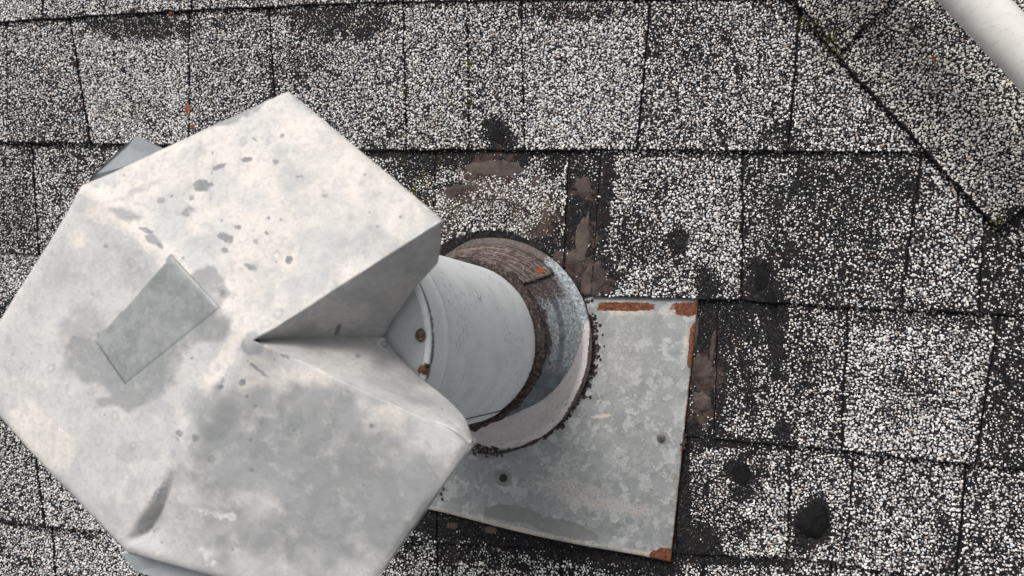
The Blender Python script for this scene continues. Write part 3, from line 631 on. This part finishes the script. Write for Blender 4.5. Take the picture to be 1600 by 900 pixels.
GREY = [(370, 175, 48, 16, -28, .85), (180, 560, 66, 56, 0, 1.1), (225, 590, 66, 34, -30, 1.), (320, 455, 40, 30, 40, .9), (130, 500, 50, 40, 0, .5), (195, 335, 30, 10, 20, .5), (240, 375, 16, 8, 30, .8), (395, 537, 17, 17, 0, 1.0), (520, 730, 210, 105, 24, .8), (640, 770, 60, 40, -50, .7), (420, 640, 60, 40, 20, .6), (470, 840, 200, 60, 10, .55), (330, 740, 60, 60, 0, .5),
        (330, 620, 9, 40, 34, .7), (318, 500, 46, 34, -45, .8), (225, 440, 60, 60, 0, .33), (90, 470, 70, 60, 0, .3), (250, 700, 80, 50, 0, .36), (380, 300, 120, 60, 0, .22), (300, 360, 60, 30, 30, .3), (560, 260, 60, 40, 0, .25), (400, 700, 90, 50, 0, .4), (310, 260, 12, 60, 8, .35), (330, 820, 120, 40, 0, .3), (600, 850, 60, 60, 0, .35), (530, 660, 60, 22, 10, .6), (130, 690, 30, 50, 0, .2), (230, 290, 60, 8, -25, .4), (620, 300, 60, 10, 38, .3)]
SPOT = [(330, 290, 1.5, 60, 4, .45), (520, 380, 60, 1.6, -20, .35), (560, 290, 30, 1.4, 40, .4), (120, 480, 1.6, 50, 30, .3), (500, 800, 70, 1.6, 12, .35), (420, 820, 1.5, 40, 20, .3), (300, 630, 2, 30, 34, .4), (316, 290, 13, 9, 0, .9), (386, 249, 9, 4, -10, .9), (342, 261, 12, 4, -20, .7), (430, 253, 5, 4, 0, .8), (352, 371, 14, 8, 25, .62), (352, 391, 6, 5, 0, .8), (372, 355, 7, 4, 0, .6), (416, 364, 4, 4, 0, .7), (452, 406, 7, 6, 60, .8), (300, 309, 5, 4, 0, .7),
        (252, 313, 7, 5, 0, .8), (268, 306, 3, 3, 0, .7), (294, 330, 14, 8, -20, .5), (392, 417, 10, 5, 20, .8), (345, 457, 6, 7, -40, .7), (286, 403, 3, 3, 0, .7), (400, 378, 7, 4, 40, .5), (441, 212, 4, 3, 0, .7), (398, 218, 6, 3, 40, .6), (468, 276, 10, 2, 0, .7),
        (306, 684, 6, 5, 0, .9), (281, 677, 8, 8, 0, .5), (200, 425, 9, 7, 40, .35), (344, 604, 5, 4, 0, .9), (378, 598, 5, 8, 20, .8), (386, 620, 4, 3, 0, .8), (399, 636, 4, 4, 0, .9), (403, 577, 22, 3, 38, .8), (330, 718, 9, 8, 0, .5), (393, 734, 4, 3, 0, .9), (458, 670, 12, 10, 0, .4),
        (392, 688, 5, 3, 0, .6), (407, 661, 4, 4, 0, .6), (446, 556, 10, 3, 20, .8), (580, 665, 4, 3, 30, .8), (626, 738, 4, 4, 0, .6), (600, 760, 6, 5, 0, .4), (248, 768, 7, 34, 42, .42), (232, 828, 22, 8, -8, .42), (508, 306, 5, 3, 0, .7), (577, 332, 4, 3, 0, .5), (590, 354, 4, 3, 0, .5),  # the two marks along the lower-left crease are its shade, painted in
        (229, 360, 12, 4, 20, .8), (250, 385, 6, 4, 40, .8), (470, 340, 4, 3, 0, .5), (540, 610, 30, 4, 25, .4), (166, 384, 5, 3, 0, .6), (640, 340, 5, 3, 0, .4), (300, 560, 3, 3, 0, .6), (320, 660, 4, 4, 0, .6), (348, 655, 4, 3, 0, .5), (600, 820, 10, 5, 0, .4)]
WHITE = [(340, 805, 34, 8, 10, .6), (310, 796, 24, 4, 10, .6), (362, 808, 18, 10, 0, .5), (325, 870, 20, 14, 40, .6), (155, 300, 24, 14, -50, .5), (310, 600, 8, 80, 34, .4), (450, 555, 40, 8, 24, .4), (685, 350, 14, 8, 0, .6), (600, 400, 90, 4, -34, .5)]
# rusty/grey specks scattered with their own sizes
rs = np.random.default_rng(5)
for _ in range(120): SPOT.append((rs.uniform(20, 700), rs.uniform(160, 900), rs.uniform(1.5, 3.6), rs.uniform(1.2, 2.8), rs.uniform(0, 90), rs.uniform(.35, .75)))
def acc(L, px, py, soft=.35, wob=.35):
    k = np.zeros_like(px)
    for cx, cy, rx, ry, a, s in L:
        b = max(rx, ry)*1.7; w_ = (np.abs(px-cx) < b) & (np.abs(py-cy) < b)
        if w_.any(): k[w_] = np.maximum(k[w_], s*ell(px[w_], py[w_], cx, cy, rx, ry, a, soft, wob))
    return k
def hood_attr(V):
    px, py = proj(V)
    wx_ = px+26*(fbm(px, py, 40, 31)-.5); wy_ = py+26*(fbm(px, py, 40, 37)-.5)
    sd_ = lambda K: ((K[0]-O[0])*(wy_-O[1])-(K[1]-O[1])*(wx_-O[0]))/math.hypot(K[0]-O[0], K[1]-O[1])
    inA = sm(sd_(P7), -34, -14)*sm(wx_-O[0]+.0, -1e9, -1e8) if False else sm(sd_(P7), -22, 6)*np.where((wy_ < O[1]) | (sd_(P7) > 0), 1, 0)
    inC = sm(-sd_(P5), -6, 20)
    up = (py < O[1]+8) | (sd_(P7) > 0)
    inA = inA*up*(1-sm(py-O[1], -10, 20)); inB = np.clip(1-inA-inC, 0, 1)
    base_c = (.50+.25*(fbm(px, py, 70, 41)-.5)*2)*inA+.12*inB+.75*np.exp(-((sd_(P7)+4)/16.)**2)*(wx_ < O[0])*(wy_ < O[1]+10)*inA; base_g = .34*inC*(1-sm(px-400, -200, 60)*0)+.24*inB  # panel tones: chalk and stain colour, with each facet's light and shade painted in
    cr_ = np.maximum(acc(CREAM, px, py, .6, .5), base_c); gr_ = np.maximum(acc(GREY, px, py, .55, .5), base_g)
    return dict(cream=cr_, grey=gr_*(1-.0*cr_), spot=acc(SPOT, px, py, .4, .5), white=acc(WHITE, px, py, .6, .6))
def panel(a, t, b, n=115, fold=None):
    u, v = np.meshgrid(np.linspace(0, 1, n), np.linspace(0, 1, n), indexing='ij')
    W = [(1-u)*(1-v), u*(1-v), u*v, (1-u)*v]; K = [O, a, t, b]
    c = [np.array(P(*k, zm(MZ[k]))) for k in K]
    V = sum(w_[..., None]*k for w_, k in zip(W, c))
    px, py = proj(V)
    V[..., 2] += .0018*(fbm(px, py, 150, 6, 3)-.5)*2+.0035*(u*(1-u)+v*(1-v))*.6
    d = np.minimum(1-u, 1-v)
    V[..., 2] += .0016*seg(px, py, O[0], O[1], P7[0], P7[1], 26, .98, 0)+.0016*seg(px, py, O[0], O[1], 290, 720, 22, .98, 0)
    V[..., 2] -= .0022*np.exp(-(d/.018)**1.5)
    # pinched crease: steep on the left sheet, easing out on the lower one
    al = sm((290-px)*.55+(py-715)*.83, 5, 120)*(1-sm((290-px)*.55+(py-715)*.83, 128, 165))
    lat = (px-290)*.83+(py-715)*.55-6*np.sin(al*2)
    V[..., 2] -= .0085*al*np.where(lat < 0, np.exp(-(lat/7.)**2), np.exp(-lat/30.)*(1-.0*lat))
    return V
PAN = [panel(P2, P1, P7), panel(P7, P6, P5), panel(P5, P4, P3)]
HV = np.concatenate([v_.reshape(-1, 3) for v_ in PAN]); nn = PAN[0].shape[0]; gf = gridfaces(nn, nn)
key = {}; remap = np.zeros(len(HV), int); uniq = []
for k, p in enumerate(np.round(HV*1e5).astype(int)):       # weld the three panels along their shared creases
    t_ = tuple(p)
    if t_ not in key: key[t_] = len(uniq); uniq.append(k)
    remap[k] = key[t_]
HF = remap[np.concatenate([gf, gf+nn*nn, gf+2*nn*nn])]; HU = HV[uniq]
solid(mesh_np('hood_sheet', HU, HF, HOOD, vent, True, hood_attr(HU)), .0009, -1)
# rolled lip hanging from the outer edges
def lip(pts, drop=.010, inn=.05, n=30):
    top = []; c = np.array(axis(zm(1.95)))
    for k in range(len(pts)-1):
        a = np.array(P(*pts[k], zm(MZ[pts[k]]))); b = np.array(P(*pts[k+1], zm(MZ[pts[k+1]])))
        for f in np.linspace(0, 1, n, endpoint=k == len(pts)-2): top.append(a*(1-f)+b*f)
    top = np.array(top); top[:, 2] -= .0022; L = []
    for j, f in enumerate(np.linspace(0, 1, 5)):
        q_ = top.copy(); q_[:, :2] = top[:, :2]+(c[:2]-top[:, :2])*(.004+inn*f**1.5); q_[:, 2] = top[:, 2]-drop*f; L.append(q_)
    V = np.stack(L, 1); o = mesh_np('hood_lip', V.reshape(-1, 3), gridfaces(len(top), 5), HOOD, vent, True, hood_attr(V)); solid(o, .0008)
lip([P2, P1, P7, P6, P5, P4, P3])
# the open notch: two folded walls that run down to the neck
def resamp(pts, n):
    p = np.array(pts, float); d = np.r_[0, np.cumsum(np.linalg.norm(np.diff(p[:, :2], axis=0), axis=1))]; t = np.linspace(0, d[-1], n)
    q_ = np.stack([np.interp(t, d, p[:, k]) for k in range(3)], -1)
    for _ in range(4): q_[1:-1] = (q_[:-2]+2*q_[1:-1]+q_[2:])/4
    return q_
def wall(name, top, bot, bulge, fl):
    n, k = 90, 40; T = resamp(top, n); B = resamp(bot, n)
    T = np.array([P(x, y, zm(m)) for x, y, m in T]); B = np.array([P(x, y, zm(m)) for x, y, m in B])
    f = np.linspace(0, 1, k)[None, :, None]; V = T[:, None]*(1-f)+B[:, None]*f
    V[..., 2] += (bulge*np.sin(np.pi*f[..., 0])+.0024*np.sin(np.pi*np.minimum(1, f[..., 0]*2.2)))*np.linspace(0, 1, n)[:, None]
    px, py = proj(V); V[..., 2] += .0012*(fbm(px, py, 60, 6, 3)-.5)
    at = dict(cream=.5*np.exp(-(np.linspace(0, 1, k)[None, :]/.10)**2)+0*px, grey=.18+.3*fbm(px, py, 60, 3), spot=acc([(528, 515, 4, 11, 20, .8), (560, 556, 6, 3, 0, .7), (690, 640, 4, 6, 0, .4), (640, 520, 8, 6, 0, .3)], px, py), white=acc([(598, 536, 9, 12, 0, .7)], px, py))
    F = gridfaces(n, k); F = F[:, ::-1] if fl else F
    o = mesh_np(name, V.reshape(-1, 3), F, HOOD, vent, True, at); solid(o, .0008); return o
wall('notch_wall', [(401, 531, 2.052), (416, 521, 2.047), (691, 345, 1.983)], [(410, 534, 2.02), (430, 531, 1.98), (520, 530, 1.84), (598, 528, 1.73), (614, 500, 1.73), (642, 458, 1.75), (684, 411, 1.83)], -.002, True)
wall('notch_wall', [(402, 534, 2.052), (440, 548, 2.04), (560, 608, 2.01), (741, 690, 1.983)], [(410, 530, 2.015), (430, 526, 1.97), (520, 523, 1.83), (598, 522, 1.725), (616, 550, 1.725), (655, 588, 1.76), (698, 622, 1.83), (727, 652, 1.93), (740, 689, 1.975)], .004, False)
# lower shroud of the hood, closed round the far sides down to the pipe
def shroud():
    poly = [P2, P1, P7, P6, P5, P4, P3]; c = axis(zm(1.9)); top = []
    for k in range(6):
        a = P(*poly[k], zm(1.90)); b = P(*poly[k+1], zm(1.90))
        for f in np.linspace(0, 1, 8, endpoint=k == 5): top.append(a.lerp(b, f))
    V = []
    for p in top:
        q0 = c.lerp(p, .84); q0.z = zm(1.90)
        d = Vector((p.x-c.x, p.y-c.y, 0)).normalized(); q1 = axis(zt-.004)+d*(R+.001)
        for f in np.linspace(0, 1, 5): V.append(q0.lerp(q1, f))
    o = mesh_np('lower_shroud', V, gridfaces(len(top), 5), GREYM, vent, False); solid(o, .0008)
shroud()
def plate3(name, pts, m, mat, thick=.001):
    top = [P(x, y, zm(mm)) for x, y, mm in [(p[0], p[1], p[2] if len(p) > 2 else m) for p in pts]]
    n = len(top); V = [tuple(p) for p in top]+[(p.x, p.y, p.z-thick) for p in top]
    F = [tuple(reversed(range(n))), tuple(range(n, 2*n))]+[(k, (k+1) % n, n+(k+1) % n, n+k) for k in range(n)]
    return mesh_np(name, V, F, mat, vent)
plate3('baffle_flap', [(212, 212), (272, 240), (330, 330, 1.85), (128, 302, 1.87), (146, 272)], 1.90, GREYM)
plate3('baffle_flap', [(188, 866, 1.90), (214, 893, 1.885), (340, 935, 1.87), (380, 850, 1.85), (250, 830, 1.86)], 1.88, GREYM)
# bare rectangle on the left panel, following its surface
def patch():
    W = PAN[1].reshape(-1, 3); X, Y = proj(W)
    cor = [(267, 397), (346, 482), (196, 602), (149, 534)]; nx, ny = 24, 40; V = []
    for i in range(nx):
        for j in range(ny):
            a, b = i/(nx-1), j/(ny-1); x = (1-a)*(1-b)*cor[0][0]+a*(1-b)*cor[1][0]+a*b*cor[2][0]+(1-a)*b*cor[3][0]; y = (1-a)*(1-b)*cor[0][1]+a*(1-b)*cor[1][1]+a*b*cor[2][1]+(1-a)*b*cor[3][1]
            d = (X-x)**2+(Y-y)**2; k = np.argpartition(d, 6)[:6]; w_ = 1/(d[k]+1); V.append(tuple(P(x, y, float((W[k, 2]*w_).sum()/w_.sum())+(-.0002 if i == nx-1 or j == 0 or (i == 0 and j < 26) else .00025))))
    o = mesh_np('bare_patch', V, gridfaces(nx, ny)[:, ::-1], PATCH, vent, True); solid(o, .0005)
patch()
# ------------------------------------------------------------------ white pipe at the top right
cd = thing('conduit_pipe', 'white painted round pipe running diagonally over the hip shingles at the upper right corner', 'pipe', P(1560, 40, .05))
p0, p1 = P(1293, -241, .115), P(1808, 304, .115)
r0 = .0166
pts = [p0.lerp(p1, k/30) for k in range(31)]
tube('pipe_body', pts, r0, COND, cd, 48)
tube('pipe_coupling', [p0.lerp(p1, f) for f in (-.04, .02)], r0*1.15, COND, cd, 32)
for f in (.03, .97):
    q_ = p0.lerp(p1, f); tube('support_leg', [q_, Vector((q_.x, q_.y, .004))], .006, GREYM, cd, 10)
print('granule tris', TRI[0], 'seam', a_s)
